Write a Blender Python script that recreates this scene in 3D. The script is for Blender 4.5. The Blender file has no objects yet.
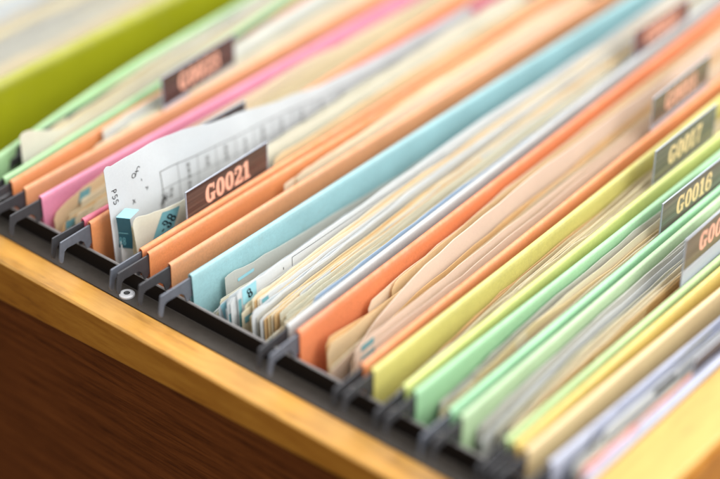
import bpy, bmesh, math, random
from mathutils import Vector, Matrix, noise
random.seed(11)
C = bpy.context.scene.collection
MM = 0.001
sin, cos, pi = math.sin, math.cos, math.pi

# ---------------------------------------------------------------- materials
def mat_new(name):
    m = bpy.data.materials.new(name); m.use_nodes = True
    nt = m.node_tree
    return m, nt, nt.nodes['Principled BSDF']

def srgb(r, g, b):
    f = lambda c: (c/255/12.92) if c/255 <= .04045 else ((c/255+.055)/1.055)**2.4
    return (f(r), f(g), f(b), 1)

def N(nt, kind, **kw):
    n = nt.nodes.new(kind)
    for k, v in kw.items():
        if k.startswith('in_'): n.inputs[k[3:].replace('_', ' ')].default_value = v
        else: setattr(n, k, v)
    return n

def coords(nt, scale, rot=(0, 0, 0)):
    tc = N(nt, 'ShaderNodeTexCoord'); mp = N(nt, 'ShaderNodeMapping')
    mp.inputs['Scale'].default_value = scale; mp.inputs['Rotation'].default_value = rot
    nt.links.new(tc.outputs['Object'], mp.inputs['Vector'])
    return mp.outputs['Vector']

def card(name, col, rough=.7, amt=.10, transl=.0, scale=900, bump=.12, wear=0):
    """card or paper: mottled fibres, soft stains, a fine bump, a little light let through"""
    m, nt, b = mat_new(name); L = nt.links
    v = coords(nt, (1, 1, 1))
    n1 = N(nt, 'ShaderNodeTexNoise', in_Scale=scale, in_Detail=4.0, in_Roughness=.7)
    n2 = N(nt, 'ShaderNodeTexNoise', in_Scale=28.0, in_Detail=5.0, in_Roughness=.55)
    for n in (n1, n2): L.new(v, n.inputs['Vector'])
    mx = N(nt, 'ShaderNodeMath', operation='ADD'); L.new(n1.outputs['Fac'], mx.inputs[0]); L.new(n2.outputs['Fac'], mx.inputs[1])
    rp = N(nt, 'ShaderNodeMapRange'); rp.inputs['From Min'].default_value = .7; rp.inputs['From Max'].default_value = 1.3
    L.new(mx.outputs[0], rp.inputs['Value'])
    mix = N(nt, 'ShaderNodeMix', data_type='RGBA')
    mix.inputs[6].default_value = tuple(c*(1-amt*1.6) for c in col[:3])+(1,)
    mix.inputs[7].default_value = tuple(min(.93, c*(1+amt*.7)) for c in col[:3])+(1,)
    L.new(rp.outputs[0], mix.inputs[0])
    col_out = mix.outputs[2]
    if wear:                                    # rubbed, faded rim along the fold and a few handling marks
        tc = N(nt, 'ShaderNodeTexCoord'); sx = N(nt, 'ShaderNodeSeparateXYZ'); L.new(tc.outputs['Object'], sx.inputs[0])
        zr = N(nt, 'ShaderNodeMapRange'); zr.inputs['From Min'].default_value = .0088; zr.inputs['From Max'].default_value = .0132; L.new(sx.outputs['Z'], zr.inputs['Value'])
        nw = N(nt, 'ShaderNodeTexNoise', in_Scale=160.0, in_Detail=6.0, in_Roughness=.75); L.new(v, nw.inputs['Vector'])
        nr = N(nt, 'ShaderNodeMapRange'); nr.inputs['From Min'].default_value = .35; nr.inputs['From Max'].default_value = .7; nr.inputs['To Min'].default_value = .15; nr.inputs['To Max'].default_value = 1.0; L.new(nw.outputs['Fac'], nr.inputs['Value'])
        ml = N(nt, 'ShaderNodeMath', operation='MULTIPLY'); L.new(zr.outputs[0], ml.inputs[0]); L.new(nr.outputs[0], ml.inputs[1])
        m2 = N(nt, 'ShaderNodeMath', operation='MULTIPLY'); L.new(ml.outputs[0], m2.inputs[0]); m2.inputs[1].default_value = wear
        mw = N(nt, 'ShaderNodeMix', data_type='RGBA'); L.new(m2.outputs[0], mw.inputs[0]); L.new(col_out, mw.inputs[6]); mw.inputs[7].default_value = (.86, .84, .8, 1)
        ns = N(nt, 'ShaderNodeTexNoise', in_Scale=55.0, in_Detail=8.0, in_Roughness=.7, in_Distortion=1.5); L.new(v, ns.inputs['Vector'])
        sr = N(nt, 'ShaderNodeMapRange'); sr.inputs['From Min'].default_value = .58; sr.inputs['From Max'].default_value = .75; sr.inputs['To Max'].default_value = .16; L.new(ns.outputs['Fac'], sr.inputs['Value'])
        mg = N(nt, 'ShaderNodeMix', data_type='RGBA'); L.new(sr.outputs[0], mg.inputs[0]); L.new(mw.outputs[2], mg.inputs[6]); mg.inputs[7].default_value = (.3, .24, .18, 1)
        col_out = mg.outputs[2]
    L.new(col_out, b.inputs['Base Color'])
    b.inputs['Roughness'].default_value = rough; b.inputs['Specular IOR Level'].default_value = .3
    bp = N(nt, 'ShaderNodeBump', in_Strength=bump, in_Distance=.0004); L.new(n1.outputs['Fac'], bp.inputs['Height'])
    L.new(bp.outputs[0], b.inputs['Normal'])
    if transl:
        t = N(nt, 'ShaderNodeBsdfTranslucent'); L.new(col_out, t.inputs['Color'])
        ms = N(nt, 'ShaderNodeMixShader'); ms.inputs[0].default_value = transl
        L.new(b.outputs[0], ms.inputs[1]); L.new(t.outputs[0], ms.inputs[2])
        L.new(ms.outputs[0], nt.nodes['Material Output'].inputs['Surface'])
    return m

def wood(name, cols, stretch, rough=.35, ring=14.0, coat=.0, bump=.1, stain=0.0, spec=.5):
    """lengthwise grain: long stretched noise for figure, finer streaks for pores"""
    m, nt, b = mat_new(name); L = nt.links
    v = coords(nt, stretch)
    n0 = N(nt, 'ShaderNodeTexNoise', in_Scale=ring, in_Detail=5.0, in_Roughness=.6, in_Distortion=.6)
    n1 = N(nt, 'ShaderNodeTexNoise', in_Scale=ring*7, in_Detail=3.0, in_Roughness=.7)
    L.new(v, n0.inputs['Vector']); L.new(v, n1.inputs['Vector'])
    w = N(nt, 'ShaderNodeMath', operation='MULTIPLY_ADD'); L.new(n1.outputs['Fac'], w.inputs[0]); w.inputs[1].default_value = .5
    L.new(n0.outputs['Fac'], w.inputs[2])
    cr = N(nt, 'ShaderNodeValToRGB'); e = cr.color_ramp.elements
    e[0].position = .5; e[0].color = cols[0]; e[1].position = .95; e[1].color = cols[2]
    k = cr.color_ramp.elements.new(.68); k.color = cols[1]
    L.new(w.outputs[0], cr.inputs[0])
    out = cr.outputs[0]
    if stain:
        v2 = coords(nt, (9, 60, 60)); ns = N(nt, 'ShaderNodeTexNoise', in_Scale=1.6, in_Detail=6.0, in_Roughness=.65); L.new(v2, ns.inputs['Vector'])
        mr = N(nt, 'ShaderNodeMapRange'); mr.inputs['From Min'].default_value = .50; mr.inputs['From Max'].default_value = .66
        mr.inputs['To Max'].default_value = stain
        L.new(ns.outputs['Fac'], mr.inputs['Value'])
        mx = N(nt, 'ShaderNodeMix', data_type='RGBA'); L.new(mr.outputs[0], mx.inputs[0]); L.new(out, mx.inputs[6]); mx.inputs[7].default_value = srgb(84, 52, 24)
        out = mx.outputs[2]
    L.new(out, b.inputs['Base Color'])
    b.inputs['Specular IOR Level'].default_value = spec
    b.inputs['Roughness'].default_value = rough; b.inputs['Coat Weight'].default_value = coat; b.inputs['Coat Roughness'].default_value = .25
    bp = N(nt, 'ShaderNodeBump', in_Strength=bump, in_Distance=.0006); L.new(w.outputs[0], bp.inputs['Height']); L.new(bp.outputs[0], b.inputs['Normal'])
    return m

def metal(name, col, rough, metallic=.0, scale=350, spec=.5):
    m, nt, b = mat_new(name); L = nt.links
    v = coords(nt, (1, 1, 1)); n = N(nt, 'ShaderNodeTexNoise', in_Scale=float(scale), in_Detail=5.0); L.new(v, n.inputs['Vector'])
    mr = N(nt, 'ShaderNodeMapRange'); mr.inputs['To Min'].default_value = rough*.8; mr.inputs['To Max'].default_value = rough*1.25; L.new(n.outputs['Fac'], mr.inputs['Value'])
    L.new(mr.outputs[0], b.inputs['Roughness'])
    mix = N(nt, 'ShaderNodeMix', data_type='RGBA'); mix.inputs[6].default_value = tuple(c*.75 for c in col[:3])+(1,); mix.inputs[7].default_value = tuple(min(1, c*1.2) for c in col[:3])+(1,)
    L.new(n.outputs['Fac'], mix.inputs[0]); L.new(mix.outputs[2], b.inputs['Base Color'])
    b.inputs['Metallic'].default_value = metallic; b.inputs['Specular IOR Level'].default_value = spec
    return m

T = .27
M = dict(
    lime=card('lime_card', srgb(178, 178, 22), transl=T, wear=.2), palegreen=card('pale_green_card', srgb(178, 218, 164), transl=T, wear=.2),
    orange=card('orange_card', srgb(238, 160, 102), transl=T, wear=.2), orange2=card('bright_orange_card', srgb(242, 162, 104), transl=T, wear=.2),
    tanorange=card('dull_orange_card', srgb(232, 170, 122), transl=T, wear=.2),
    pink=card('pink_card', srgb(234, 152, 182), transl=T, wear=.2), rose=card('rose_card', srgb(230, 120, 146), transl=T, wear=.2),
    blue=card('light_blue_card', srgb(166, 208, 212), transl=T, wear=.2), greyblue=card('grey_blue_card', srgb(198, 200, 198), transl=T, wear=.2),
    redorange=card('red_orange_card', srgb(238, 148, 98), transl=T, wear=.2), olive=card('yellow_card', srgb(226, 218, 130), transl=T, wear=.2),
    lemon=card('yellow_green_card', srgb(222, 228, 140), transl=T, wear=.2), mint=card('mint_card', srgb(176, 222, 176), transl=T, wear=.2),
    mint2=card('bright_mint_card', srgb(176, 228, 184), transl=T, wear=.2), pale2=card('pale_sage_card', srgb(198, 224, 182), transl=T, wear=.2),
    grass=card('soft_green_card', srgb(200, 226, 164), transl=T, wear=.2), sun=card('sunny_yellow_card', srgb(240, 216, 124), transl=T, wear=.2),
    peach=card('peach_card', srgb(250, 222, 170), transl=T, wear=.2), lav=card('lavender_card', srgb(204, 208, 224), transl=T, wear=.2),
    p_white=card('white_paper', srgb(236, 238, 238), amt=.04, transl=.45, bump=.05), p_cool=card('cool_white_paper', srgb(226, 230, 232), amt=.04, transl=.45, bump=.05),
    p_cream=card('cream_paper', srgb(242, 234, 212), amt=.05, transl=.45, bump=.05), p_ivory=card('ivory_paper', srgb(236, 234, 220), amt=.05, transl=.45, bump=.05),
    p_yellow=card('yellowed_paper', srgb(240, 224, 186), amt=.07, transl=.45, bump=.05), p_tan=card('tan_paper', srgb(226, 190, 138), amt=.09, transl=.15, bump=.08),
    p_blush=card('blush_paper', srgb(240, 226, 210), amt=.05, transl=.45, bump=.05), p_grey=card('grey_paper', srgb(218, 217, 210), amt=.05, transl=.45, bump=.05),
    p_kraft=card('kraft_paper', srgb(196, 150, 92), amt=.12, transl=.1, bump=.1), p_lav=card('lavender_paper', srgb(200, 204, 220), amt=.05, transl=.45, bump=.05),
    p_blue=card('blue_paper', srgb(200, 218, 236), amt=.05, transl=.45, bump=.05), p_pink=card('pink_paper', srgb(232, 188, 210), amt=.05, transl=.45, bump=.05),
    p_coral=card('coral_paper', srgb(236, 164, 132), amt=.05, transl=.45, bump=.05), p_olive=card('drab_paper', srgb(222, 210, 176), amt=.08, transl=.15, bump=.08),
    cyan=card('cyan_sticker', srgb(152, 206, 218), rough=.4, amt=.04, bump=.02), teal=card('teal_sticker', srgb(108, 162, 170), rough=.4, amt=.06, bump=.02),
    shaded_teal=card('shaded_teal_sticker', srgb(50, 92, 104), rough=.4, amt=.06, bump=.02),
    ink=card('black_ink', srgb(36, 34, 36), amt=.2, bump=0), faint=card('faint_ink', srgb(112, 112, 110), amt=.15, bump=0), teal_ink=card('dark_ink', srgb(14, 30, 38), amt=.2, bump=0),
    tab_brown=None, letter=card('salmon_print', srgb(230, 172, 146), amt=.03, bump=0, rough=.5), letter_y=card('pale_yellow_print', srgb(226, 200, 146), amt=.03, bump=0, rough=.5),
    steel=metal('grey_steel', srgb(104, 108, 117), .4, .3), steel_dim=metal('dark_reflection_steel', srgb(66, 66, 69), .42, .2),  # bright and dark reflections on the hooks, painted as two steel tones
    rail=metal('black_rail_paint', srgb(62, 56, 50), .45, 0, spec=.4), railshade=metal('shaded_rail_side', srgb(26, 21, 18), .6, 0, spec=.12), railtop=metal('rail_edge_highlight', srgb(128, 124, 122), .4, .1),  # dark reflection painted on the rail's side, highlight painted along its top edge
    zinc=metal('zinc_screw', srgb(214, 214, 216), .4, .3), hole=metal('screw_recess', srgb(70, 70, 70), .5, .3),
    amber=wood('amber_wood', [srgb(172, 118, 46), srgb(192, 138, 58), srgb(204, 152, 70)], (9, 90, 90), ring=1.3, rough=.36, coat=.35, stain=.55),
    amber_shade=wood('shaded_amber_wood', [srgb(112, 64, 14), srgb(146, 90, 22), srgb(164, 108, 34)], (9, 70, 70), ring=1.2, rough=.6, coat=0, spec=.15),  # amber wood darkened for the shade on upright faces
    honey=wood('honey_wood', [srgb(170, 122, 46), srgb(190, 146, 62), srgb(200, 158, 74)], (120, 12, 120), ring=1.2, rough=.4, coat=.15),
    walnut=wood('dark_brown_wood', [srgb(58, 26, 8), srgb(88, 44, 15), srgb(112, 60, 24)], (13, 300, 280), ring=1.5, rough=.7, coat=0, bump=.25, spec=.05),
    inner=wood('drawer_lining', [srgb(70, 48, 26), srgb(96, 66, 36), srgb(120, 86, 50)], (12, 90, 90), ring=1.2, rough=.6),
)

def tab_paper(name, a, b_):
    """label card behind plastic: fine lengthwise streaks"""
    m, nt, b = mat_new(name); L = nt.links
    v = coords(nt, (60, 12, 900)); n = N(nt, 'ShaderNodeTexNoise', in_Scale=1.0, in_Detail=3.0); L.new(v, n.inputs['Vector'])
    cr = N(nt, 'ShaderNodeValToRGB'); e = cr.color_ramp.elements
    e[0].position = .38; e[0].color = a; e[1].position = .66; e[1].color = b_
    L.new(n.outputs['Fac'], cr.inputs[0]); L.new(cr.outputs[0], b.inputs['Base Color'])
    b.inputs['Roughness'].default_value = .35; b.inputs['Coat Weight'].default_value = .5; b.inputs['Coat Roughness'].default_value = .15
    return m
M['tab_brown'] = tab_paper('brown_tab_card', srgb(60, 46, 42), srgb(88, 70, 63))
M['tab_dark'] = tab_paper('dark_tab_card', srgb(44, 36, 34), srgb(74, 62, 58))
M['tab_maroon'] = tab_paper('maroon_tab_card', srgb(92, 60, 56), srgb(118, 82, 74))
M['tab_glare'] = tab_paper('glare_tab_card', srgb(88, 81, 72), srgb(116, 107, 95))  # lighter base stands for glare off the clear plastic
def plastic():
    m, nt, b = mat_new('tab_plastic')
    b.inputs['Base Color'].default_value = srgb(196, 202, 214); b.inputs['Roughness'].default_value = .2
    n = N(nt, 'ShaderNodeTexNoise', in_Scale=120.0); mr = N(nt, 'ShaderNodeMapRange'); mr.inputs['To Min'].default_value = .14; mr.inputs['To Max'].default_value = .3
    nt.links.new(n.outputs['Fac'], mr.inputs['Value']); nt.links.new(mr.outputs[0], b.inputs['Roughness'])
    b.inputs['Alpha'].default_value = .62
    return m
M['plastic'] = plastic()

# ---------------------------------------------------------------- mesh helpers (millimetres in, metres out)
class MB:
    def __init__(s): s.v = []; s.f = []; s.mi = []
    def add(s, vs, fs, mi=0):
        o = len(s.v); s.v += [tuple(c*MM for c in p) for p in vs]; s.f += [tuple(i+o for i in f) for f in fs]; s.mi += [mi]*len(fs)
    def box(s, x0, x1, y0, y1, z0, z1, mi=0):
        s.add([(x, y, z) for x in (x0, x1) for y in (y0, y1) for z in (z0, z1)],
              [(0, 1, 3, 2), (4, 6, 7, 5), (0, 4, 5, 1), (2, 3, 7, 6), (0, 2, 6, 4), (1, 5, 7, 3)], mi)
    def prism(s, poly, axis, a, b, mi=0):
        """extrude a 2-D polygon along axis 0/1/2"""
        def P(p, t):
            q = list(p); q.insert(axis, t); return tuple(q)
        n = len(poly)
        s.add([P(p, a) for p in poly]+[P(p, b) for p in poly],
              [tuple(range(n))[::-1], tuple(range(n, 2*n))]+[(i, (i+1) % n, (i+1) % n+n, i+n) for i in range(n)], mi)
    def grid(s, fn, nu, nv, mi=0):
        s.add([fn(i/nu, j/nv) for i in range(nu+1) for j in range(nv+1)],
              [(i*(nv+1)+j, (i+1)*(nv+1)+j, (i+1)*(nv+1)+j+1, i*(nv+1)+j+1) for i in range(nu) for j in range(nv)], mi)
    def build(s, name, mats, parent=None, smooth=False, bevel=0, solid=0, weld=False):
        me = bpy.data.meshes.new(name); me.from_pydata(s.v, [], s.f)
        bm = bmesh.new(); bm.from_mesh(me)
        if weld: bmesh.ops.remove_doubles(bm, verts=bm.verts, dist=1e-6)
        bmesh.ops.recalc_face_normals(bm, faces=bm.faces); bm.to_mesh(me); bm.free()
        if not isinstance(mats, (list, tuple)): mats = [mats]
        for m in mats: me.materials.append(m)
        if len(mats) > 1: me.polygons.foreach_set('material_index', s.mi)
        if smooth: me.polygons.foreach_set('use_smooth', [True]*len(me.polygons))
        o = bpy.data.objects.new(name, me); C.objects.link(o); o.parent = parent
        if solid:
            d = o.modifiers.new('t', 'SOLIDIFY'); d.thickness = solid*MM; d.offset = 0
            if smooth: o.modifiers.new('e', 'EDGE_SPLIT').split_angle = math.radians(38)
        if bevel:
            d = o.modifiers.new('b', 'BEVEL'); d.width = bevel*MM; d.segments = 2; d.limit_method = 'ANGLE'; d.angle_limit = math.radians(40)
        return o

def tag(o, label=None, cat=None, group=None, kind=None):
    if label: o['label'] = label
    if cat: o['category'] = cat
    if group: o['group'] = group
    if kind: o['kind'] = kind
    return o
def thing(name, label, cat, loc=(0, 0, 0), group=None):
    o = bpy.data.objects.new(name, None); C.objects.link(o); o.empty_display_size = .02
    o.location = [c*MM for c in loc]
    return tag(o, label, cat, group)
def keep(o, root):
    """parent o to root without moving it (roots carry only a translation)"""
    o.parent = root; o.location = -root.location if root.parent is None else (0, 0, 0)
    return o

# ---------------------------------------------------------------- lettering: condensed slab digits in a unit box (0..w, 0..1)
def ring(cx, cy, rx, ry, ix, iy, a0=0, a1=2*pi, n=28, p=2.3):
    def pt(a, X, Y):
        c, s = cos(a), sin(a)
        return (cx+X*math.copysign(abs(c)**(2/p), c), cy+Y*math.copysign(abs(s)**(2/p), s))
    vs, fs = [], []
    for i in range(n+1):
        a = a0+(a1-a0)*i/n; vs += [pt(a, rx, ry), pt(a, ix, iy)]
    fs = [(2*i, 2*i+2, 2*i+3, 2*i+1) for i in range(n)]
    return vs, fs
def quad(x0, y0, x1, y1): return [(x0, y0), (x1, y0), (x1, y1), (x0, y1)], [(0, 1, 2, 3)]
def stroke(pts, ws):
    vs, fs = [], []
    for i, (x, y) in enumerate(pts):
        a = pts[max(0, i-1)]; b = pts[min(len(pts)-1, i+1)]
        dx, dy = b[0]-a[0], b[1]-a[1]; l = math.hypot(dx, dy) or 1
        w = ws[i]/2 if isinstance(ws, list) else ws/2
        vs += [(x-dy/l*w, y+dx/l*w), (x+dy/l*w, y-dx/l*w)]
    fs = [(2*i, 2*i+2, 2*i+3, 2*i+1) for i in range(len(pts)-1)]
    return vs, fs
def glyph(c):
    if c == '0': return .56, [ring(.28, .5, .29, .51, .075, .36)]
    if c == '1': return .46, [quad(.12, 0, .35, 1), quad(.02, 0, .46, .13), ([(.15, 1), (.0, .86), (.0, .74), (.15, .8)], [(0, 1, 2, 3)])]
    if c == 'G': return .66, [ring(.30, .5, .31, .51, .085, .36, .22*pi, 1.86*pi, 30), quad(.42, .04, .60, .47), quad(.33, .35, .66, .47), quad(.50, .64, .60, .98)]
    if c == '2': return .56, [ring(.27, .72, .28, .29, .07, .15, -.05*pi, .86*pi, 16), ring(.10, .70, .085, .085, .0, .0, 0, 2*pi, 16, 2),
                              stroke([(.45, .70), (.42, .55), (.26, .34), (.10, .16), (.04, .02)], [.17, .18, .16, .14, .12]), quad(.02, 0, .56, .17), quad(.46, .0, .56, .32)]
    if c == '3': return .56, [ring(.26, .74, .26, .27, .09, .17, -.45*pi, .85*pi, 16), ring(.26, .28, .29, .29, .10, .18, -.88*pi, .5*pi, 18), quad(.16, .47, .34, .58),
                              ring(.12, .70, .10, .10, 0, 0, 0, 2*pi, 14, 2), ring(.12, .26, .11, .11, 0, 0, 0, 2*pi, 14, 2)]
    if c == '5': return .56, [quad(.08, .84, .52, 1), quad(.06, .42, .17, 1), ring(.26, .32, .30, .33, .11, .22, -.88*pi, .8*pi, 20), ring(.12, .26, .11, .11, 0, 0, 0, 2*pi, 14, 2)]
    if c == '6': return .56, [ring(.29, .31, .28, .32, .10, .20), ring(.32, .5, .32, .51, .14, .40, .30*pi, 1.2*pi, 20), ring(.46, .76, .10, .11, 0, 0, 0, 2*pi, 14, 2)]
    if c == '7': return .54, [quad(.02, .83, .54, 1), quad(.02, .66, .12, 1), stroke([(.48, .9), (.34, .6), (.25, .3), (.23, 0)], [.14, .16, .19, .20])]
    if c == '8': return .56, [ring(.28, .75, .25, .26, .10, .15), ring(.28, .28, .28, .29, .10, .17)]
    if c == '9': return .56, [ring(.27, .69, .28, .32, .10, .20), ring(.24, .5, .32, .51, .14, .40, -.75*pi, .2*pi, 20), ring(.10, .24, .10, .11, 0, 0, 0, 2*pi, 14, 2)]
    return .5, [stroke([(.1, .45), (.4, .45)], .12)]
def text_mesh(txt, height, gap=.06):
    """list of (verts2d, faces) in mm plus width"""
    x = 0; out = []; k = 0
    for c in txt:
        w, parts = glyph(c)
        for vs, fs in parts: out.append(([((x+a)*height, b*height) for a, b in vs], fs))
        x += w+gap
    return out, (x-gap)*height

# ---------------------------------------------------------------- drawer
ZB = -235          # floor of the drawer
VW = 432           # near rail to far rail
D = thing('file_drawer', 'open wooden file drawer with black metal rails, holding all the folders', 'drawer', (0, -14, -262))
def dpart(mb, name, mats, **k):
    return keep(mb.build(name, mats, None, **k), D)
for side in (0, 1):
    fy = (lambda y: y) if side == 0 else (lambda y: VW-y)
    mb = MB()                                   # rail: upright flange and flat flange, folded from one strip
    prof = [(fy(0), 0), (fy(0), -40), (fy(-2), -40), (fy(-2), -10.2), (fy(-11.2), -10.2), (fy(-11.2), -9), (fy(-1.4), -9), (fy(-1.4), -.4), (fy(-.9), 0)]
    mb.prism(prof, 0, -420, 214.6)
    for k, mi in {8: 1, 9: 2, 10: 2, 2: 0}.items(): mb.mi[k] = mi  # upright side gets the painted dark reflection, top edge the painted highlight
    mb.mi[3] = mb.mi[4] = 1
    r = dpart(mb, 'rail', [M['rail'], M['railshade'], M['railtop']], bevel=.3)
    for x in (-32.2, -272) if side == 0 else (-200, 40):
        mb = MB(); n = 28
        cy = fy(-6.9)
        rr = [(3.7, -8.95), (3.6, -8.2), (2.7, -7.7), (1.5, -7.75), (1.05, -8.3), (0.001, -8.4)]
        for i in range(n):
            a0, a1 = 2*pi*i/n, 2*pi*(i+1)/n
            for k in range(len(rr)-1):
                (r0, z0), (r1, z1) = rr[k], rr[k+1]
                mb.add([(x+r0*cos(a0), cy+r0*sin(a0), z0), (x+r0*cos(a1), cy+r0*sin(a1), z0), (x+r1*cos(a1), cy+r1*sin(a1), z1), (x+r1*cos(a0), cy+r1*sin(a0), z1)], [(0, 1, 2, 3)], 1 if k >= 3 else 0)
        s = mb.build('screw', [M['zinc'], M['hole']], r, smooth=True)
    mb = MB()                                   # wooden rim the rail is screwed to
    nx = 20
    X0, X1 = -425, 241
    def low(x): return -30.5+(x-(-97))*.045 if side == 0 else -30
    prof = lambda x: [(fy(-11.4), -9.6), (fy(-12.0), -9.0), (fy(-25.6), -9.0), (fy(-26.8), -9.9), (fy(-28.4), low(x)), (fy(-27.6), low(x)-1), (fy(-11.4), low(x)-1)]
    mb.add([(X0+(X1-X0)*i/nx, y, z) for i in range(nx+1) for y, z in prof(X0+(X1-X0)*i/nx)],
           [(i*7+j, i*7+(j+1) % 7, (i+1)*7+(j+1) % 7, (i+1)*7+j) for i in range(nx) for j in range(7)]+[tuple(range(7)), tuple(nx*7+j for j in range(7))], 0)
    for k, f in enumerate(mb.f): pass
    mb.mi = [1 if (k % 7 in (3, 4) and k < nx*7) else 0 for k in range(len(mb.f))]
    dpart(mb, 'wooden_rim', [M['amber'], M['amber_shade']], bevel=.5)
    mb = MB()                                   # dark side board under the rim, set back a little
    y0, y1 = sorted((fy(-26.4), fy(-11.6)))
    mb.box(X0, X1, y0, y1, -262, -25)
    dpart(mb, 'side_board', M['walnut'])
mb = MB(); mb.box(215.2, 239.4, -26.3, VW+26.3, -262, 12.8)   # board closing the near end, taller than the rims
mb.mi = [0]*6
dpart(mb, 'end_board', M['honey'], bevel=.9)
mb = MB(); mb.box(239.5, 241.5, -26, VW+26, -258, 10.5); dpart(mb, 'facing_board', M['amber_shade'], bevel=.5)  # end board's outer side, in the shade-darkened wood
mb = MB(); mb.box(-424, -404, -11.3, VW+11.3, -262, -6); dpart(mb, 'back_board', M['amber'], bevel=.9)
mb = MB(); mb.box(-404, 215, -11, VW+11, -244, ZB-2); dpart(mb, 'bottom_board', M['inner'])

# ---------------------------------------------------------------- hanging folders
PV0, PV1 = 1.6, VW-1.6
def lin(a, b):
    """position of a rod across the drawer from its place at the near rail and 400 mm along"""
    return lambda v: a+(b-a)*(v-5)/395
def bow(*K):
    """a rod knocked out of line: smooth through (v, u) points"""
    def f(v):
        if v <= K[0][0]: return K[0][1]
        for (a, b), (c, d) in zip(K, K[1:]):
            if v <= c: return b+(d-b)*(v-a)/(c-a)
        return K[-1][1]
    return lambda v: (f(v-12)+f(v)*2+f(v+12))/4
class Gap:
    def __init__(s, uf, un, seed): s.uf, s.un, s.seed = uf, un, seed
    def u(s, t, v, z):
        """world u of fraction t between the two panels; both lean together towards the bottom fold"""
        a, b = s.uf(v), s.un(v); w = b-a; c = (a+b)/2
        d = max(0, min(1, (13-z)/235))
        W = max(w, 10)*(1-.45*d**1.6) if w > 10 else w*(1-.2*d)
        k = 1+.10*sin(pi*min(1, d*3)) if 0 < t < 1 else 1
        h = (t-.5)*W*1.0
        wav = (.35+.9*d)*sin(v/61+s.seed)+(.2+.6*d)*sin(v/23+s.seed*2.1+z/40)
        return c+h+wav*min(1, d*10)*(1 if w > 8 else .35)

def panel(gap, t, m, root, name='cover_panel', flap=True, R=1.0):
    """one side of the folder: card folded over its rod, hanging to the bottom crease"""
    mb = MB(); nv = 44
    s = 1 if t == 0 else -1                     # inside of the folder lies towards +s
    zs = [12.2, 9.5, 6, 1, -6, -16, -35, -70, -120, -180, -222]
    def cs(v):
        u0 = gap.u(t, v, 13)
        out = []
        # outer flap, over the rod, inner face
        if flap: out.append((gap.u(t, v, -12)-s*.35, -12)); out.append((u0-s*.75, -2)); out.append((u0-s*R, 10.8))
        else: out.append((gap.u(t, v, -60)-s*.5, -60)); out.append((gap.u(t, v, -10)-s*.8, -10)); out.append((u0-s*R, 10.8))
        for k in range(7):
            a = pi-(pi)*k/6
            out.append((u0+s*cos(a)*R, 12.0+sin(a)*R))
        for z in zs[1:]: out.append((gap.u(t, v, z)+s*(1.0 if z > -3 else .5), z))
        e = gap.u(t, v, -222); c = gap.u(.5, v, -222)
        out.append((c+(e-c)*.6, -231)); out.append((c-s*.0, -233.5))
        return out
    n = len(cs(5))
    vs = []
    for i in range(nv+1):
        v = PV0+(PV1-PV0)*i/nv
        vs += [(u, v, z) for u, z in cs(v)]
    mb.add(vs, [(i*n+j, (i+1)*n+j, (i+1)*n+j+1, i*n+j+1) for i in range(nv) for j in range(n-1)])
    p = mb.build(name, m, None, smooth=True, solid=.45)
    keep(p, root)
    return p

HOOK = [(-16.0, 12.6), (-17.2, 11.6), (-18.9, 3.2), (-18.7, 1.4), (-17.6, .3), (-16.7, .5), (-16.2, 1.8), (-15.2, 5.6), (-13.6, 6.6), (-5.0, 6.2), (-3.0, 4.4), (-1.7, .12), (.6, .12), (1.2, 1.4)]
def hanger(gap, t, p, m):
    """flat steel bar inside the fold with a notched hook at each end resting on the rails"""
    near, far = HOOK, [(VW-y, z) for y, z in reversed(HOOK)]
    poly = near+far+[(VW+16.0, 12.6)]
    poly = [(-16.0, 11.7)]+near[1:]+far[:-1]+[(VW+16.0, 11.7)]
    mb = MB(); n = len(poly)
    def U(v): return gap.u(t, v, 13)
    mb.add([(U(y)-.45, y, z) for y, z in poly]+[(U(y)+.45, y, z) for y, z in poly],
           [tuple(range(n))[::-1], tuple(range(n, 2*n))]+[(i, (i+1) % n, (i+1) % n+n, i+n) for i in range(n)])
    return mb.build('hanger_bar', m, p, bevel=.3)

def label_tab(gap, t, root, v0, z0, z1, txt, ins, let, W=57.0, lean=.0, clear=0, glare=False):
    """plastic index tab clipped behind the rim of a panel, coloured card inside, printed number"""
    s = 1 if t == 0 else -1
    H = z1-z0
    def P(a, b, d):                             # a along the tab, b up from its foot, d towards the viewer side (+u)
        v = v0+a
        return (gap.u(t, v0+W/2, 13)+(gap.uf(v)-gap.uf(v0+W/2))-1.9+d-lean*b, v, z0+b)
    def slab(mb, a0, a1, b0, b1, d0, d1, mi=0):
        mb.add([P(a, b, d) for a in (a0, a1) for b in (b0, b1) for d in (d0, d1)], [(0, 1, 3, 2), (4, 6, 7, 5), (0, 4, 5, 1), (2, 3, 7, 6), (0, 2, 6, 4), (1, 5, 7, 3)], mi)
    mb = MB()
    slab(mb, 0, W, -8, H, -.55, -.1)
    slab(mb, -.3, 0, -8, H+.3, -.5, .2); slab(mb, W, W+.3, -8, H+.3, -.5, .2); slab(mb, 0, W, H, H+.3, -.5, .2)
    tb = keep(mb.build('label_tab', M['plastic'], None), root)
    mb = MB(); slab(mb, .3, W-.3, clear, H-.2, -.08, .06)
    mb.build('label_card', ins, tb)
    if not txt: return tb
    parts, w = text_mesh(txt, 9.8)
    parts = [([(a*1.04, b) for a, b in vs], fs) for vs, fs in parts]; w *= 1.04
    mb = MB(); x0 = (W-w)/2; y0 = clear+(H-clear-9.8)/2
    for k, (vs, fs) in enumerate(parts):
        mb.add([P(x0+a, y0+b, .09+.006*k) for a, b in vs], fs)
    mb.build('lettering', let, tb)
    return tb

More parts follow.
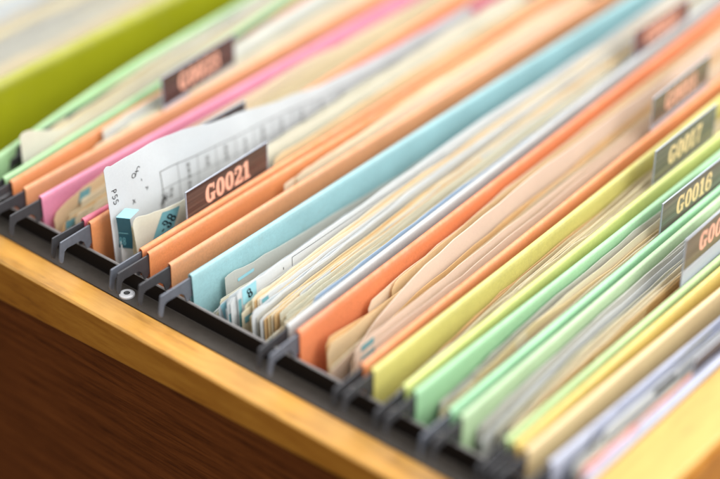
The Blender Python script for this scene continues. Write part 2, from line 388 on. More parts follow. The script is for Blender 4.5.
def folder(label, uf, un, mf, mn, seed, hm=('steel', 'steel')):
    g = Gap(uf, un, seed)
    r = thing('hanging_folder', label, 'hanging folder', (g.u(.5, 216, 13), 0, 12), 'hanging folders in the drawer')
    for t, m, h in ((0, mf, hm[0]), (1, mn, hm[1])):
        p = panel(g, t, M[m], r, flap=not label.startswith('big lime'), R=2.6 if label.startswith('big lime') else 1.0); hanger(g, t, p, M[h])
    return g, r

F = {}
F['lime'] = folder('big lime green hanging folder with a wide bare face, farthest from the honey wood board', lin(-284, -286), lin(-195, -196.3), 'lime', 'lime', 1.3)
F['green'] = folder('pale green hanging folder with white papers, between the lime green folder and an orange one', bow((5, -139.8), (57, -149), (106, -156), (140, -159), (250, -164), (430, -172)), bow((5, -123.6), (50, -127.6), (100, -131.2), (167, -138), (226, -146), (430, -158)), 'palegreen', 'palegreen', 2.2, ('steel_dim', 'steel_dim'))
F['or1'] = folder('orange hanging folder with brown tab G0023, beside the pink folder', bow((5, -118.5), (79, -123.4), (110, -125), (170, -130), (230, -138), (430, -147)), lin(-109.1, -109.4), 'orange', 'tanorange', .4, ('steel_dim', 'steel_dim'))
F['pink'] = folder('pink hanging folder holding tan papers, the only pink one', lin(-97.7, -98.1), lin(-68.2, -59.5), 'pink', 'rose', 3.1, ('steel_dim', 'steel_dim'))
F['or2'] = folder('orange hanging folder with sharp tab G0021 and a tall white form inside', lin(-64.0, -76), lin(-30.1, -31.8), 'orange', 'orange', 4.0, ('steel', 'steel'))
F['or3'] = folder('narrow orange hanging folder almost empty, directly behind the light blue folder', lin(-25.6, -25), lin(-11.9, -11.4), 'orange', 'tanorange', 5.2, ('steel_dim', 'steel_dim'))
F['blue'] = folder('light blue hanging folder stuffed with cream papers and teal flags', lin(1.2, 1.6), lin(58.7, 38.0), 'blue', 'greyblue', 0.9, ('steel', 'steel_dim'))
F['red'] = folder('red-orange hanging folder with tan and blush papers, beside the grey panel of the blue one', lin(65.1, 46.5), lin(100.8, 85), 'redorange', 'orange2', 1.9, ('steel', 'steel_dim'))
F['yel'] = folder('yellow hanging folder with tab G0017, between bright orange and mint folders', lin(106.4, 95.9), lin(123.2, 114.6), 'olive', 'lemon', 2.7, ('steel_dim', 'steel_dim'))
F['mint'] = folder('mint green hanging folder with tab G0016, next to the yellow-green panel', lin(128.9, 125.5), lin(147.1, 139.7), 'mint', 'mint2', 3.6, ('steel_dim', 'steel'))
F['sage'] = folder('pale sage green hanging folder with the nearest tab on a tall clear holder', lin(152.8, 143.4), lin(175.2, 171.3), 'pale2', 'grass', 4.4, ('steel_dim', 'steel_dim'))
F['sun'] = folder('narrow sunny yellow and peach hanging folder without papers', lin(179.7, 176.6), lin(185.0, 190.5), 'sun', 'peach', 5.5, ('steel_dim', 'steel_dim'))
F['lav'] = folder('lavender hanging folder next to the honey wood board', lin(196.5, 202), lin(212.6, 212.6), 'lav', 'lav', 6.0, ('steel_dim', 'steel_dim'))
F['pink'][1].children[1]['label'] = 'deeper rose pink front panel'
F['blue'][1].children[1]['label'] = 'greyish blue front panel'
F['sun'][1].children[1]['label'] = 'peach orange front panel'
F['red'][1].children[1]['label'] = 'bright orange front panel'
F['yel'][1].children[1]['label'] = 'yellow-green front panel'

def tab(k, t, *a, **kw): return label_tab(F[k][0], t, F[k][1], *a, **kw)
tab('or1', 1, 95.6, 15.6, 32.0, 'G0023', M['tab_brown'], M['letter'])
tab('pink', 1, 55.5, 11.0, 26.8, 'G0022', M['tab_dark'], M['letter'])
tab('or2', 1, 33.2, 11.0, 27.0, 'G0021', M['tab_brown'], M['letter'])
tab('or3', 1, 339, 10.5, 26.5, 'G0020', M['tab_brown'], M['letter'])
tab('blue', 1, 299, 11.5, 26.5, 'G0019', M['tab_maroon'], M['letter'], W=54)
tab('red', 1, 239, 15.0, 31.0, 'G0018', M['tab_glare'], M['letter'])
tab('yel', 1, 198, 12.5, 30.5, 'G0017', M['tab_glare'], M['letter_y'])
tab('mint', 1, 166, 11.5, 27.3, 'G0016', M['tab_glare'], M['letter_y'])
tab('sage', 1, 135, 12.5, 37.0, 'G0015', M['tab_glare'], M['letter'], clear=8)

tab('lav', 1, 84, 5.0, 21.0, '', M['tab_dark'], M['letter'])

# ---------------------------------------------------------------- papers
def sheet(gap, t, v0, v1, top, m, label, group, name='paper_sheet', cat='paper', dt=0, thick=.22, round_=3.0, bot=-196, curl=0, nv=30, rise=0, jig=None, rag=1.0):
    """one sheet standing in a folder: t = place between the panels, top(v) = height of its upper edge"""
    ph = random.uniform(0, 6.3); amp = random.uniform(.15, .5) if jig is None else jig
    ss = [0, .012, .03, .06, .10, .16, .24, .34, .5, .75, 1.0]
    def pos(v, z):
        u = gap.u(max(.02, min(.98, t+dt*(v-v0)/300)), v, min(z, 13))
        u += amp*sin(v/37+ph)+.5*amp*sin(v/13+ph*1.7)+1.1*amp*noise.noise((v/16+ph*9, z/22, ph))
        if z > 13: u -= rise*(z-13)
        if curl: u += curl*math.exp(-((v-v0)/14)**2)*max(0, min(1, (z+45)/60))
        return u
    mb = MB(); vs = []
    vv = [v0+(v1-v0)*(i/nv)**1.5 for i in range(nv+1)]
    for v in vv:
        zt = top(v)+rag*noise.noise((v/11+ph*5, ph*3, 2.0))+.5*rag*noise.noise((v/4+ph*5, ph*3, 7.0))
        e = min(v-v0, v1-v)
        if e < round_: zt -= round_-math.sqrt(max(0, round_**2-(round_-e)**2))
        for k in ss:
            z = zt+(bot-zt)*k
            vs.append((pos(v, z), v, z))
    n = len(ss)
    mb.add(vs, [(i*n+j, (i+1)*n+j, (i+1)*n+j+1, i*n+j+1) for i in range(nv) for j in range(n-1)])
    o = mb.build(name, m, None, smooth=True, solid=thick)
    ob = Vector((gap.u(t, (v0+v1)/2, bot)*MM, (v0+v1)/2*MM, bot*MM))
    for vert in o.data.vertices: vert.co -= ob
    o.location = ob
    tag(o, label, cat, group)
    o_pos = pos
    return o, pos

def flat_on(sheet_o, pos, name, mats, polys, off, parent=None):
    """thin print or sticker following a sheet's surface; polys: list of (verts (v,z), faces, material index)"""
    mb = MB(); k = 0
    for vs, fs, mi in polys:
        mb.add([(pos(v, z)+off+.004*k, v, z) for v, z in vs], fs, mi); k += 1
    o = mb.build(name, mats, None, smooth=False)
    top = sheet_o
    for vert in o.data.vertices: vert.co -= top.location
    o.parent = parent or sheet_o
    return o
def gridpoly(a0, a1, b0, b1, n=6, m=4, shear=0.0, mi=0):
    vs = [(a0+(a1-a0)*i/n+shear*(b1-(b0+(b1-b0)*j/m)), b0+(b1-b0)*j/m) for i in range(n+1) for j in range(m+1)]
    return vs, [(i*(m+1)+j, (i+1)*(m+1)+j, (i+1)*(m+1)+j+1, i*(m+1)+j+1) for i in range(n) for j in range(m)], mi

def flag(o, pos, v0, v1, z0, z1, m, txt=None, th=5.0, shear=.0, ink='teal_ink', rot=0, label=None, off=.25):
    f = flat_on(o, pos, 'sticky_label', M[m], [gridpoly(v0, v1, z0, z1, shear=shear)], off)
    if label: f['label'] = label
    if txt:
        parts, w = text_mesh(txt, th, gap=.12); cx, cz = (v0+v1)/2+shear*(z1-z0)/2, (z0+z1)/2
        pl = []
        for vs, fs in parts:
            q = []
            for a, b in vs:
                a -= w/2; b -= th/2
                q.append((cx+a*cos(rot)-b*sin(rot), cz+a*sin(rot)+b*cos(rot)))
            pl.append((q, fs, 0))
        flat_on(o, pos, 'printed_digits', M[ink], pl, off+.12, parent=f)
    return f

LBL = {}
names = {'p_white': 'white', 'p_cool': 'cool white', 'p_cream': 'cream', 'p_ivory': 'ivory', 'p_yellow': 'yellowed', 'p_tan': 'tan', 'p_blush': 'blush', 'p_grey': 'grey',
         'p_kraft': 'brown kraft', 'p_lav': 'lavender', 'p_blue': 'pale blue', 'p_pink': 'pink', 'p_coral': 'coral orange', 'p_olive': 'drab'}
def bundle(key, where, n, pal, z=(-6, 8), v0=(6, 40), t=(.08, .94), clump=.5, slope=(-.02, .03), reach=200, lift=0, thick=(.15, .3), vlen=(360, 420), sag=(.5, 3.5)):
    g = F[key][0]
    ts = []
    x = 0
    for i in range(n):
        x += random.choice([.35, .5, .6, 1.0, 1.0, 2.2 if random.random() < clump else 1.2]); ts.append(x)
    ts = [t[0]+(t[1]-t[0])*(a-ts[0])/(ts[-1]-ts[0]+1e-6) for a in ts]
    zm = (z[0]+z[1])/2; z = (zm-.36*(z[1]-z[0]), zm+.36*(z[1]-z[0]))
    zc = random.uniform(*z); vc = random.uniform(*v0)
    mats = [random.choice(pal) for _ in range(n)]
    for i, tt in enumerate(ts):
        if i % random.choice([2, 3, 4]) == 0: zc = random.uniform(*z); vc = random.uniform(*v0)
        z_, v_ = zc+random.uniform(-1.2, 1.2)+3.0*(.5-i/n), max(4, vc+random.uniform(-3, 3))
        sl, sg, ph = random.uniform(*slope), random.uniform(*sag), random.uniform(0, 6)
        L_ = random.uniform(*vlen)
        top = lambda v, z_=z_, v_=v_, sl=sl, sg=sg, ph=ph: min(14.5, z_+lift*(1-math.exp(-(v-v_)/45)))+sl*min(v-v_, reach)+sg*(sin((v-v_)/55+ph)*.6+.25*sin((v-v_)/17+ph*3))
        m = mats[i]
        sheet(g, tt, v_, min(v_+L_, VW-6), top, M[m], '%s sheet among the papers filed in the %s' % (names[m], where), '%s sheets in the %s' % (names[m], where),
              dt=random.uniform(-.03, .03), thick=random.uniform(*thick), round_=random.choice([.3, .3, .6, 1, 2.5]))

# far lime folder: pale papers
bundle('lime', 'big lime folder', 22, ['p_grey', 'p_cream', 'p_cool', 'p_olive', 'p_yellow', 'p_ivory'], z=(0, 12), t=(.1, .93), v0=(8, 50))
bundle('green', 'pale green folder', 13, ['p_grey', 'p_white', 'p_cream', 'p_ivory', 'p_olive', 'p_yellow'], z=(8, 14), v0=(26, 60), t=(.15, .9), slope=(0, .015))
sheet(F['green'][0], .60, 21, 418, lambda v: 12+11.5*math.exp(-(max(0, v-23)/18)**2)+.8*sin(v/21), M['p_ivory'], 'grey-white sheet standing out of the pale green folder in front of the lime face', None, round_=.4)
bundle('or1', 'orange folder with tab G0023', 11, ['p_grey', 'p_white', 'p_cream', 'p_ivory'], z=(6, 16), v0=(40, 90), t=(.2, .9), slope=(0, .03))
bundle('pink', 'pink folder', 16, ['p_cream', 'p_yellow', 'p_olive', 'p_ivory', 'p_cream'], z=(-3, 6), v0=(5, 40), t=(.2, .9), slope=(-.01, .01), lift=4)
o, pos = sheet(F['pink'][0], .16, 5, 300, lambda v: 2+9.5*(1-math.exp(-(v-5)/16))-6*(1-math.exp(-max(0, v-40)/60)), M['p_yellow'], 'creased tan sheet with a teal mark, standing against the pink panel', None, round_=2)
flag(o, pos, 22, 29, 1.5, 7.5, 'teal', shear=-.3, label='blurred teal mark')
o, pos = sheet(F['pink'][0], .30, 5, 300, lambda v: -2+6*(1-math.exp(-(v-5)/20)), M['p_tan'], 'tan sheet with a low teal mark near the rail, in the pink folder', None, round_=2)
flag(o, pos, 8, 14, -5, -.5, 'teal', shear=-.2, label='low teal mark')

# orange folder in focus
g = F['or2'][0]
bundle('or2', 'orange folder with tab G0021', 6, ['p_cream', 'p_yellow', 'p_olive'], z=(-14, -4), v0=(5, 30), t=(.06, .2))
def ftop(v):
    K = [(8, 40.5), (10, 41.8), (12.5, 40.8), (20, 41.6), (40, 41.2), (55, 39.2), (90, 31.5), (130, 23), (167, 18), (208, 15.8), (300, 14), (330, 14)]
    for (a, b), (c, d) in zip(K, K[1:]):
        if v <= c:
            x = max(0, (v-a)/(c-a)); x = x*x*(3-2*x)*.4+x*.6
            return b+(d-b)*x
    return 17
o, pos = sheet(g, .27, 8, 320, ftop, M['p_cool'], 'tall white form with table lines and black handwriting, behind tab G0021', None, name='printed_form', rise=.10, round_=.3, curl=-1.6, jig=.8, nv=70, thick=.16, rag=.35)
pl = []
def mk(v, d): return (v, (ftop(v) if v < 40 else zl(v)+20)-d)           # d below the upper edge
def line(va, da, vb, db, w, n=10, mi=0):
    vs, fs = stroke([mk(va+(vb-va)*i/n, da+(db-da)*i/n) for i in range(n+1)], w); pl.append((vs, fs, mi))
rnd = random.Random(5)
def zl(v, d=0): return 24.6-.103*(v-41)-d       # ruled lines are straight
def rule(va, da, vb, db, w, n=10, mi=0):
    vs, fs = stroke([(va+(vb-va)*i/n, zl(va, 0)+(zl(vb, 0)-zl(va, 0))*i/n-da-(db-da)*i/n) for i in range(n+1)], w); pl.append((vs, fs, mi))
rule(41, 0, 235, 0, .42, 40); rule(41, -.2, 41, 26, .42)
x = 41
for k, st in enumerate([12, 13, 13, 14, 14, 15, 15, 16, 16]):
    x += st; rule(x, 0, x, 30, .24, mi=1)
rule(41, 9.5, 235, 9.5, .24, 30, 1); rule(41, 19, 235, 19, .24, 30, 1)
flat_on(o, pos, 'printed_table', [M['faint'], M['faint']], pl, .16)
pl = []
def scr(v, d, s, n, w=.35, seed=0, mi=0):
    r2 = random.Random(seed)
    for k in range(n):
        a = r2.uniform(0, 2*pi); L_ = s*r2.uniform(.4, 1.0); cx, cd = v+r2.uniform(-s, s)*.4, d+r2.uniform(-s, s)*.4
        bend = r2.uniform(-.3, .3)*L_
        pts = []
        for i in range(6):
            q = i/5-.5
            pts.append(mk(cx+cos(a)*L_*q-sin(a)*bend*(q*q-.25)*4, cd+sin(a)*L_*q+cos(a)*bend*(q*q-.25)*4))
        vs, fs = stroke(pts, w); pl.append((vs, fs, mi))
def arc(cx, cy, rx, ry, a0, a1, n=9): return [(cx+rx*cos(a0+(a1-a0)*i/n), cy+ry*sin(a0+(a1-a0)*i/n)) for i in range(n+1)]
ESS = arc(.3, .75, .26, .24, .1*pi, 1.4*pi)+arc(.3, .25, .28, .26, .5*pi, -.9*pi)[1:]
PEE = [[(.08, 0), (.1, 1)], arc(.1, .72, .42, .27, .5*pi, -.5*pi)]
def pen(v, d, h, rot, strokes, w=.38):
    for st in strokes:
        q = []
        for a, b in st:
            a, b = a*h-.3*h, b*h-.5*h
            q.append(mk(v+a*cos(rot)-b*sin(rot), d-(a*sin(rot)+b*cos(rot))))
        vs, fs = stroke(q, w); pl.append((vs, fs, 0))
pen(12.3, 13.6, 2.9, -1.35, PEE, .45); pen(12.4, 16.4, 2.9, -1.35, [ESS], .45); pen(12.6, 19.2, 2.9, -1.35, [ESS], .45)
pen(24.6, 10.5, 3.6, -.2, [arc(.3, .35, .3, .34, 0, 2*pi)]); pen(26.8, 9.6, 4.4, -.35, [arc(.45, .8, .2, .2, .1*pi, pi)+[(.25, .5), (.2, -.1)], [(.0, .45), (.55, .5)]])
pen(29, 15.6, 2.2, 0, [[(.2, 1), (.3, .4)]]); pen(31.4, 20.4, 2.6, .3, [[(.0, .8), (.5, .3)], [(.1, .1), (.6, .6)]]); pen(22.6, 24, 3.2, .2, [[(.0, .2), (.6, .7)], [(.2, .9), (.5, .1)]])
for k in range(4):
    a = k*pi/4+.2; pl.append(stroke([mk(42+3.2*cos(a)*q, 34.5+3.2*sin(a)*q) for q in (-1, -.5, 0, .5, 1)], .42)+(0,))
flat_on(o, pos, 'handwriting', [M['ink'], M['faint']], pl, .2)
pl = []
for (v0_, d0, h) in [(47, 31, 6), (59.5, 22, 9), (59.5, 32, 6), (72.5, 23, 6), (86, 22, 9), (100, 23, 7), (114, 22, 8), (128, 22, 8), (143, 22, 8), (159, 22, 8), (175, 22, 8)]:
    k = 0
    while k < h:
        for j in range(3): pl.append(stroke([mk(v0_-1.1, d0+k+j*.85), mk(v0_+1.1, d0+k+j*.85)], .28)+(1,))
        r3 = random.Random(int(v0_*13+k*5))
        for j in range(2): x_ = v0_+r3.uniform(-1, 1); pl.append(stroke([mk(x_, d0+k-.3), mk(x_, d0+k+2.1)], .3)+(1,))
        k += 3.1
flat_on(o, pos, 'printed_text', [M['ink'], M['faint']], pl, .24)
for (v, d, r_) in [(31, 33, 1.0), (31.5, 40, .9)]: pass
# second sheet in front of the form carries the folded cyan flag
o, pos = sheet(g, .36, 9.5, 305, lambda v: 4.5-.12*(v-10) if v < 40 else .9, M['p_white'], 'white sheet with a folded cyan flag, in front of the tall form', None, round_=1.2, jig=.3)
mb = MB()
PA = Vector((pos(11, 4)-1.5, 9.2, 0)); PB = PA+Vector((5.8, 3.4, 0)); BK = Vector((-.3, 6.4, 1.7))
def cy(a, b):                                   # bright fold on top, printed face below painted dark for its shadow
    p = PA.lerp(PB, a)
    if b < .3:
        return tuple(p+BK*(1-b/.3)+Vector((0, 0, 16.2)))
    q = (b-.3)/.7; return tuple(p+Vector((.4*sin(q*3), .3*sin(q*2), 16.2-17*q)))
mb.grid(cy, 3, 10)
mb.mi = [0 if (k % 10) < 3 else 1 for k in range(30)]
f = mb.build('sticky_label', [M['cyan'], M['shaded_teal']], None)
for vert in f.data.vertices: vert.co -= o.location
f.parent = o; f['label'] = 'cyan flag folded over a printed face darkened by painted shade'
mb = MB()
def onf(a, z, d=.12): 
    p = PA.lerp(PB, a); nrm = Vector((3.4, -5.8, 0)).normalized(); return tuple(p+nrm*(d+.25)+Vector((0, 0, z)))
mb.add([onf(.1, 8.2), onf(.8, 8.2), onf(.8, 7.7), onf(.1, 7.7)], [(0, 1, 2, 3)], 1)
parts, w = text_mesh('88', 4.2, .12)
for k, (vs, fs) in enumerate(parts): mb.add([onf(.12+a/11, 1.4+b, .16+.005*k) for a, b in vs], fs, 1)
q = mb.build('printed_digits', [M['cyan'], M['teal']], None)
for vert in q.data.vertices: vert.co -= o.location
q.parent = f
# cream folder rolled at its near end with the teal 38 label
o, pos = sheet(g, .74, 12.5, 310, lambda v: 15.8+.9*sin((v-12)/30)+.022*(v-12), M['p_ivory'], 'cream folded sheet with teal label 38, left of tab G0021', None, round_=3.5, curl=-7.5, jig=.25, nv=70, thick=.3)
flag(o, pos, 27, 36.5, 1.5, 15.2, 'teal', '-38', th=5.4, shear=-.42, rot=.8, label='teal label with the digits 38', off=.3)
for i, tt in enumerate([.62, .67, .70]):
    sheet(g, tt, 13+i, 305, lambda v, i=i: 11+i*1.3, M['p_cream'], 'cream sheet just behind the folded sheet with teal label 38', 'cream sheets behind the sheet with teal label 38', curl=-6.5, jig=.2, nv=60)
for i, (tt, zz, m) in enumerate([(.46, 4, 'p_cream'), (.50, 6, 'p_white'), (.55, 9, 'p_ivory'), (.83, 8, 'p_white'), (.88, 13, 'p_yellow')]):
    v0_ = 30 if i < 3 else 96
    sheet(g, tt, v0_, 330, lambda v, zz=zz: zz+.035*min(v, 180)*(1 if zz < 12 else .4), M[m], '%s sheet filed between the tall form and tab G0021' % names[m], '%s sheets between the tall form and tab G0021' % names[m], round_=3)
bundle('or3', 'narrow orange folder behind the light blue one', 9, ['p_cream', 'p_yellow', 'p_ivory', 'p_blush'], z=(7, 13), v0=(70, 120), t=(.25, .85), lift=3)

# blue folder in focus
g = F['blue'][0]
BW = 'light blue folder'
def S(t, v0, z0, m, sl=0.0, label=None, v1=None, **k):
    top = lambda v: z0+sl*min(v-v0, 120)+.5*sin((v-v0)/33+z0)*min(1, (v-v0)/20)
    lb = label or '%s sheet among the papers filed in the %s' % (names[m], BW)
    return sheet(g, t, v0, v1 or min(v0+395, VW-6), top, M[m], lb, None if label else '%s sheets in the %s' % (names[m], BW), **k)
o, pos = S(.07, 19, 4.2, 'p_grey', -.06, 'greyish sheet at the back of the light blue folder with a small blue flag', round_=.6, jig=.3); flag(o, pos, 27, 38, -2.5, -.8, 'cyan', label='thin cyan flag')
S(.125, 12, -2.5, 'p_ivory', -.03, round_=.5, jig=.3); S(.14, 11, -3.2, 'p_cream', -.02, round_=.5, jig=.3)
S(.16, 5, -4.5, 'p_ivory', .0, round_=.5, jig=.3); S(.175, 5.5, -4.2, 'p_white', .01, jig=.3, round_=.5)
S(.20, 5, -4.0, 'p_cream', .01, jig=.3, round_=.5)
o, pos = S(.24, 4.2, 1.2, 'p_cool', .025, 'cool white sheet with a bright cyan corner flag, in the light blue folder', round_=1.6, jig=.3); flag(o, pos, 5.2, 9.5, -10, 1.0, 'cyan', shear=.25, label='bright cyan flag')
S(.27, 8, 3.4, 'p_white', .02, round_=2, jig=.3); S(.285, 8.4, 3.2, 'p_cool', .03, round_=2, jig=.3)
S(.31, 5, 1.0, 'p_white', .02, jig=.3, round_=1.2)
o, pos = S(.335, 4.6, 5.8, 'p_white', .025, 'white sheet with a teal edge strip, beside the flag marked 8', round_=2, jig=.3); flag(o, pos, 5.0, 8.0, -12, -1.5, 'teal', label='teal edge strip')
S(.355, 5.5, 6.5, 'p_white', .03, round_=1.6, jig=.3)
o, pos = S(.375, 9.0, 9.0, 'p_white', .03, 'white sheet with a cyan flag marked 8, middle of the light blue folder', round_=1.2, jig=.25)
flag(o, pos, 12.2, 21.5, .5, 9.0, 'cyan', '8', th=5.2, rot=.35, label='cyan flag marked 8')
flag(o, pos, 9.3, 11.4, -10, 5.0, 'teal', label='dark teal strip')
pl = []
flat_on(o, pos, 'printed_lines', M['ink'], [stroke([(46+i*4, 8.2+.0*i) for i in range(30)], .3)+(0,), stroke([(46, 8.2), (46, 3)], .3)+(0,), stroke([(40, 6), (40, 4.6)], .4)+(0,)], .18)
S(.41, 11, 2.0, 'p_cream', .02, round_=1, jig=.3); 
o, pos = S(.43, 7.5, .5, 'p_cream', .04, 'cream sheet with a small low teal flag, in the light blue folder', round_=.8, jig=.3); flag(o, pos, 9, 14, -6, -2.5, 'teal', label='small teal flag')
S(.46, 13, 6.3, 'p_cream', .03, round_=.8, jig=.3); S(.475, 14, 5.0, 'p_tan', .04, round_=.8, jig=.3); S(.49, 15, 5.6, 'p_cream', .035, round_=.8, jig=.3)
S(.515, 8, 1.0, 'p_yellow', .05, round_=.8, jig=.3); S(.53, 9, 2.6, 'p_cool', .05, round_=.9, jig=.3); S(.545, 7, 3.0, 'p_white', .05, round_=.9, jig=.3); S(.56, 9.5, 1.0, 'p_grey', .06, round_=.9, jig=.3)
S(.60, 10, .6, 'p_yellow', .05, round_=.8, jig=.3); S(.62, 11, .0, 'p_tan', .06, round_=.8, jig=.3); S(.635, 12.5, 1.0, 'p_yellow', .05, round_=.8, jig=.3); S(.65, 14, 1.6, 'p_cream', .05, round_=.8, jig=.3)
S(.665, 15, 1.0, 'p_tan', .04, round_=.8, jig=.3); S(.69, 17, 2.6, 'p_ivory', .02, round_=.6, jig=.3)
o, pos = S(.72, 5, -5, 'p_ivory', .03, 'ivory sheet with a tiny teal mark near the grey panel of the blue folder', round_=.6, jig=.3); flag(o, pos, 7, 10, -9.5, -6.5, 'teal', label='tiny teal mark')
S(.75, 7, -2.5, 'p_cream', .03, jig=.3); S(.78, 12, 0, 'p_yellow', .03, jig=.3); S(.81, 18, 2, 'p_ivory', .03, jig=.3); S(.84, 22, 3, 'p_cream', .03, jig=.3); S(.87, 30, 4.5, 'p_ivory', .02, jig=.3)
S(.93, 24, 11.5, 'p_blue', .0, 'pale blue sheet lying against the grey panel of the blue folder', round_=2, jig=.2)

rb = random.Random(3)
for i in range(22):
    tt = .2+.7*i/21+rb.uniform(-.006, .006)
    S(tt, rb.uniform(8, 34), rb.uniform(-2.5, 3.2), rb.choice(['p_white', 'p_cream', 'p_cool', 'p_white', 'p_cool', 'p_ivory']), rb.uniform(.01, .035), round_=rb.choice([.3, .5, 1.2]), thick=.15, jig=rb.uniform(.2, .5))
for tt, v_, z_, m_ in ((.225, 6, .5, 'cyan'), (.295, 7, 1.5, 'cyan'), (.50, 16, 5.0, 'teal')):
    o, pos = S(tt, v_, z_, 'p_white', .02, 'white sheet with a %s strip among the front corners in the light blue folder' % {.225: 'pale cyan', .295: 'narrow cyan', .5: 'dull teal'}[tt], round_=.4, jig=.2, thick=.15)
    flag(o, pos, v_+1, v_+5.5, z_-7, z_-.8, m_, shear=.15)
# red-orange folder
g = F['red'][0]
def S2(t, v0, top, m, label=None, **k):
    lb = label or '%s sheet among the papers filed in the red-orange folder' % names[m]
    return sheet(g, t, v0, min(v0+400, VW-6), top, M[m], lb, None if label else '%s sheets in the red-orange folder' % names[m], **k)
S2(.20, 12, lambda v: 6-.13*(v-12)*(1 if v < 50 else 0)-(5 if v >= 50 else 0), 'p_tan', 'tan envelope with a rounded corner, first in the red-orange folder', round_=4)
S2(.25, 11, lambda v: 3+.0*v, 'p_yellow', round_=3); S2(.28, 9, lambda v: -8+.09*min(v, 100), 'p_cream', round_=3); S2(.31, 9, lambda v: -10+.10*min(v, 100), 'p_blush', round_=3)
S2(.13, 45, lambda v: 4+.03*min(v, 150), 'p_cream', round_=3); S2(.18, 60, lambda v: 6+.02*min(v, 150), 'p_yellow', round_=3)
S2(.36, 22, lambda v: -8+23*(1-math.exp(-max(0, v-22)/30))-.006*(v-22), 'p_blush', 'large blush pink sheet rising in a curve from the red-orange folder', round_=3, thick=.45, rag=.5)
S2(.42, 24, lambda v: -9+13*(1-math.exp(-max(0, v-24)/30)), 'p_tan', round_=3); S2(.47, 20, lambda v: -7+9*(1-math.exp(-max(0, v-20)/30)), 'p_cream', round_=2)
S2(.58, 12, lambda v: -3+.02*min(v, 120), 'p_blush', round_=2); S2(.62, 10, lambda v: -4+.04*min(v, 120), 'p_cream', round_=2)
o, pos = S2(.64, 13, lambda v: 8.5-.004*v, 'p_blush', 'blush sheet with a teal flag, behind the other flagged sheet in the red-orange folder', round_=2); flag(o, pos, 17, 26, 3.2, 6.6, 'teal', label='teal flag')
S2(.7, 9, lambda v: -2+.03*v, 'p_cream', round_=2)
o, pos = S2(.76, 8, lambda v: 7.5+.004*v, 'p_blush', 'blush sheet whose teal flag is nearest the bright orange panel', round_=1); flag(o, pos, 12, 22, 2.2, 5.6, 'teal', label='teal flag')
for i, tt in enumerate([.8, .84, .88, .92]): S2(tt, 6+i*2, lambda v, i=i: 1.0+.014*v+i*.8, ['p_blush', 'p_cream', 'p_blush', 'p_yellow'][i], round_=1)

K_ = dict(slope=(-.005, .012), lift=8)
bundle('yel', 'yellow folder', 6, ['p_olive', 'p_yellow', 'p_tan'], z=(-10, 0), v0=(5, 30), t=(.15, .42), **K_)
bundle('yel', 'yellow folder', 12, ['p_cream', 'p_yellow', 'p_olive', 'p_ivory', 'p_cream'], z=(-10, 3), v0=(5, 30), t=(.45, .9), **K_)
bundle('mint', 'mint folder', 5, ['p_grey', 'p_ivory', 'p_grey'], z=(-6, 2), v0=(5, 20), t=(.13, .3), **K_)
bundle('mint', 'mint folder', 15, ['p_cream', 'p_ivory', 'p_cream', 'p_yellow', 'p_white'], z=(-10, 3), v0=(5, 26), t=(.34, .9), **K_)
bundle('sage', 'pale sage folder', 10, ['p_ivory', 'p_grey', 'p_cream', 'p_white'], z=(-9, 1), v0=(10, 36), t=(.12, .45), **K_)
bundle('sage', 'pale sage folder', 10, ['p_yellow', 'p_tan', 'p_kraft', 'p_cream'], z=(-7, 2), v0=(6, 30), t=(.48, .7), **K_)
bundle('sage', 'pale sage folder', 5, ['p_white', 'p_cream', 'p_ivory'], z=(-9, 1), v0=(6, 30), t=(.74, .92), **K_)
bundle('lav', 'lavender folder', 13, ['p_lav', 'p_white', 'p_cool', 'p_grey'], z=(4, 13), v0=(5, 30), t=(.08, .62), slope=(-.005, .02))
g = F['lav'][0]
sheet(g, .95, 40, 330, lambda v: 14.5, M['p_lav'], 'bluish lavender sheet right against the honey wood board', None, thick=.3)
o, pos = sheet(g, .36, 30, 330, lambda v: 13.5, M['p_white'], 'white sheet with a black bar near its top, in the lavender folder', None, thick=.3)
flag(o, pos, 66, 82, 9.5, 12.6, 'ink', label='black printed bar')
sheet(g, .68, 6, 300, lambda v: 12+.004*v, M['p_cream'], 'cream sheet behind the coral card in the lavender folder', None, thick=.6)
sheet(g, .78, 5, 305, lambda v: 13, M['p_coral'], 'coral orange card in the lavender folder near the honey wood board', None, name='index_card', cat='card', thick=1.0)
sheet(g, .86, 5, 300, lambda v: 12.5, M['p_pink'], 'pink card in the lavender folder, next to the coral one', None, name='index_card', cat='card', thick=1.2)
sheet(F['lime'][0], .05, 10, 300, lambda v: 12, M['p_tan'], 'brown card deep in the lime folder at the top left corner', None, name='index_card', cat='card', thick=1.5)

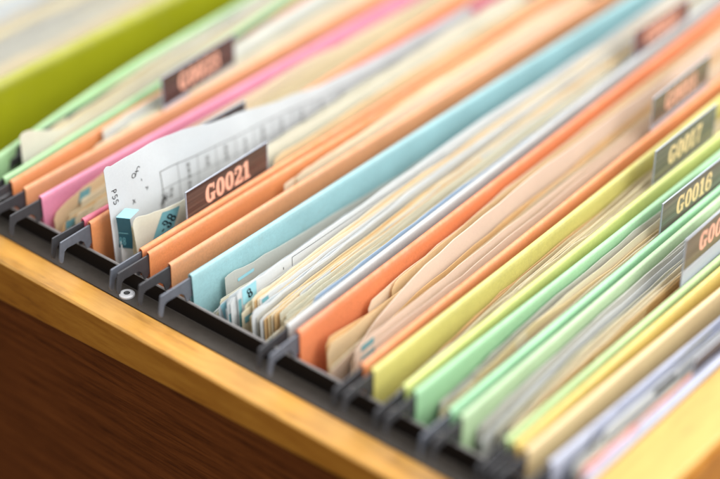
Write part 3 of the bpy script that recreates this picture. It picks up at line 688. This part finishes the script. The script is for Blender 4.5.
# ---------------------------------------------------------------- camera and light
cam = bpy.data.cameras.new('camera'); co = bpy.data.objects.new('camera', cam); C.objects.link(co)
TH, PH = math.radians(40.1), math.radians(34.3)
co.location = (0.49655434, -0.46941665, 0.49537062)
fw = Vector((-sin(TH)*cos(PH), cos(TH)*cos(PH), -sin(PH)))
co.rotation_euler = fw.to_track_quat('-Z', 'Y').to_euler()
cam.sensor_width = 36; cam.lens = 93.8; cam.clip_start = .02; cam.clip_end = 50
cam.dof.use_dof = True; cam.dof.focus_distance = .854; cam.dof.aperture_fstop = 2.4; cam.dof.aperture_blades = 9
bpy.context.scene.camera = co

def area(name, loc, target, size, power, col):
    l = bpy.data.lights.new(name, 'AREA'); l.energy = power; l.size = size; l.color = col
    o = bpy.data.objects.new(name, l); C.objects.link(o); o.location = loc
    o.rotation_euler = (Vector(target)-Vector(loc)).to_track_quat('-Z', 'Y').to_euler(); return o
area('window_light', (.25, 1.3, 1.35), (0, .15, 0), 1.1, 33, (1, .985, .965))
area('ceiling_light', (1.45, .25, 1.45), (0, .15, 0), 1.2, 32, (1, .99, .98))

w = bpy.data.worlds.new('World'); bpy.context.scene.world = w; w.use_nodes = True
nt = w.node_tree; bg = nt.nodes['Background']
bg.inputs['Color'].default_value = (.98, .99, 1, 1)
tc = N(nt, 'ShaderNodeTexCoord'); dt = N(nt, 'ShaderNodeVectorMath', operation='DOT_PRODUCT')
dt.inputs[1].default_value = Vector((.45, .55, .70)).normalized()
mr = N(nt, 'ShaderNodeMapRange'); mr.inputs['From Min'].default_value = -.7; mr.inputs['From Max'].default_value = .9
mr.inputs['To Min'].default_value = .16; mr.inputs['To Max'].default_value = 1.72
nt.links.new(tc.outputs['Generated'], dt.inputs[0]); nt.links.new(dt.outputs['Value'], mr.inputs['Value']); nt.links.new(mr.outputs[0], bg.inputs['Strength'])
sc = bpy.context.scene
sc.render.engine = 'CYCLES'
sc.view_settings.view_transform = 'Standard'; sc.view_settings.look = 'None'; sc.view_settings.exposure = 0
sc.cycles.max_bounces = 12; sc.cycles.diffuse_bounces = 9; sc.cycles.transmission_bounces = 8; sc.cycles.transparent_max_bounces = 12; sc.cycles.use_denoising = True
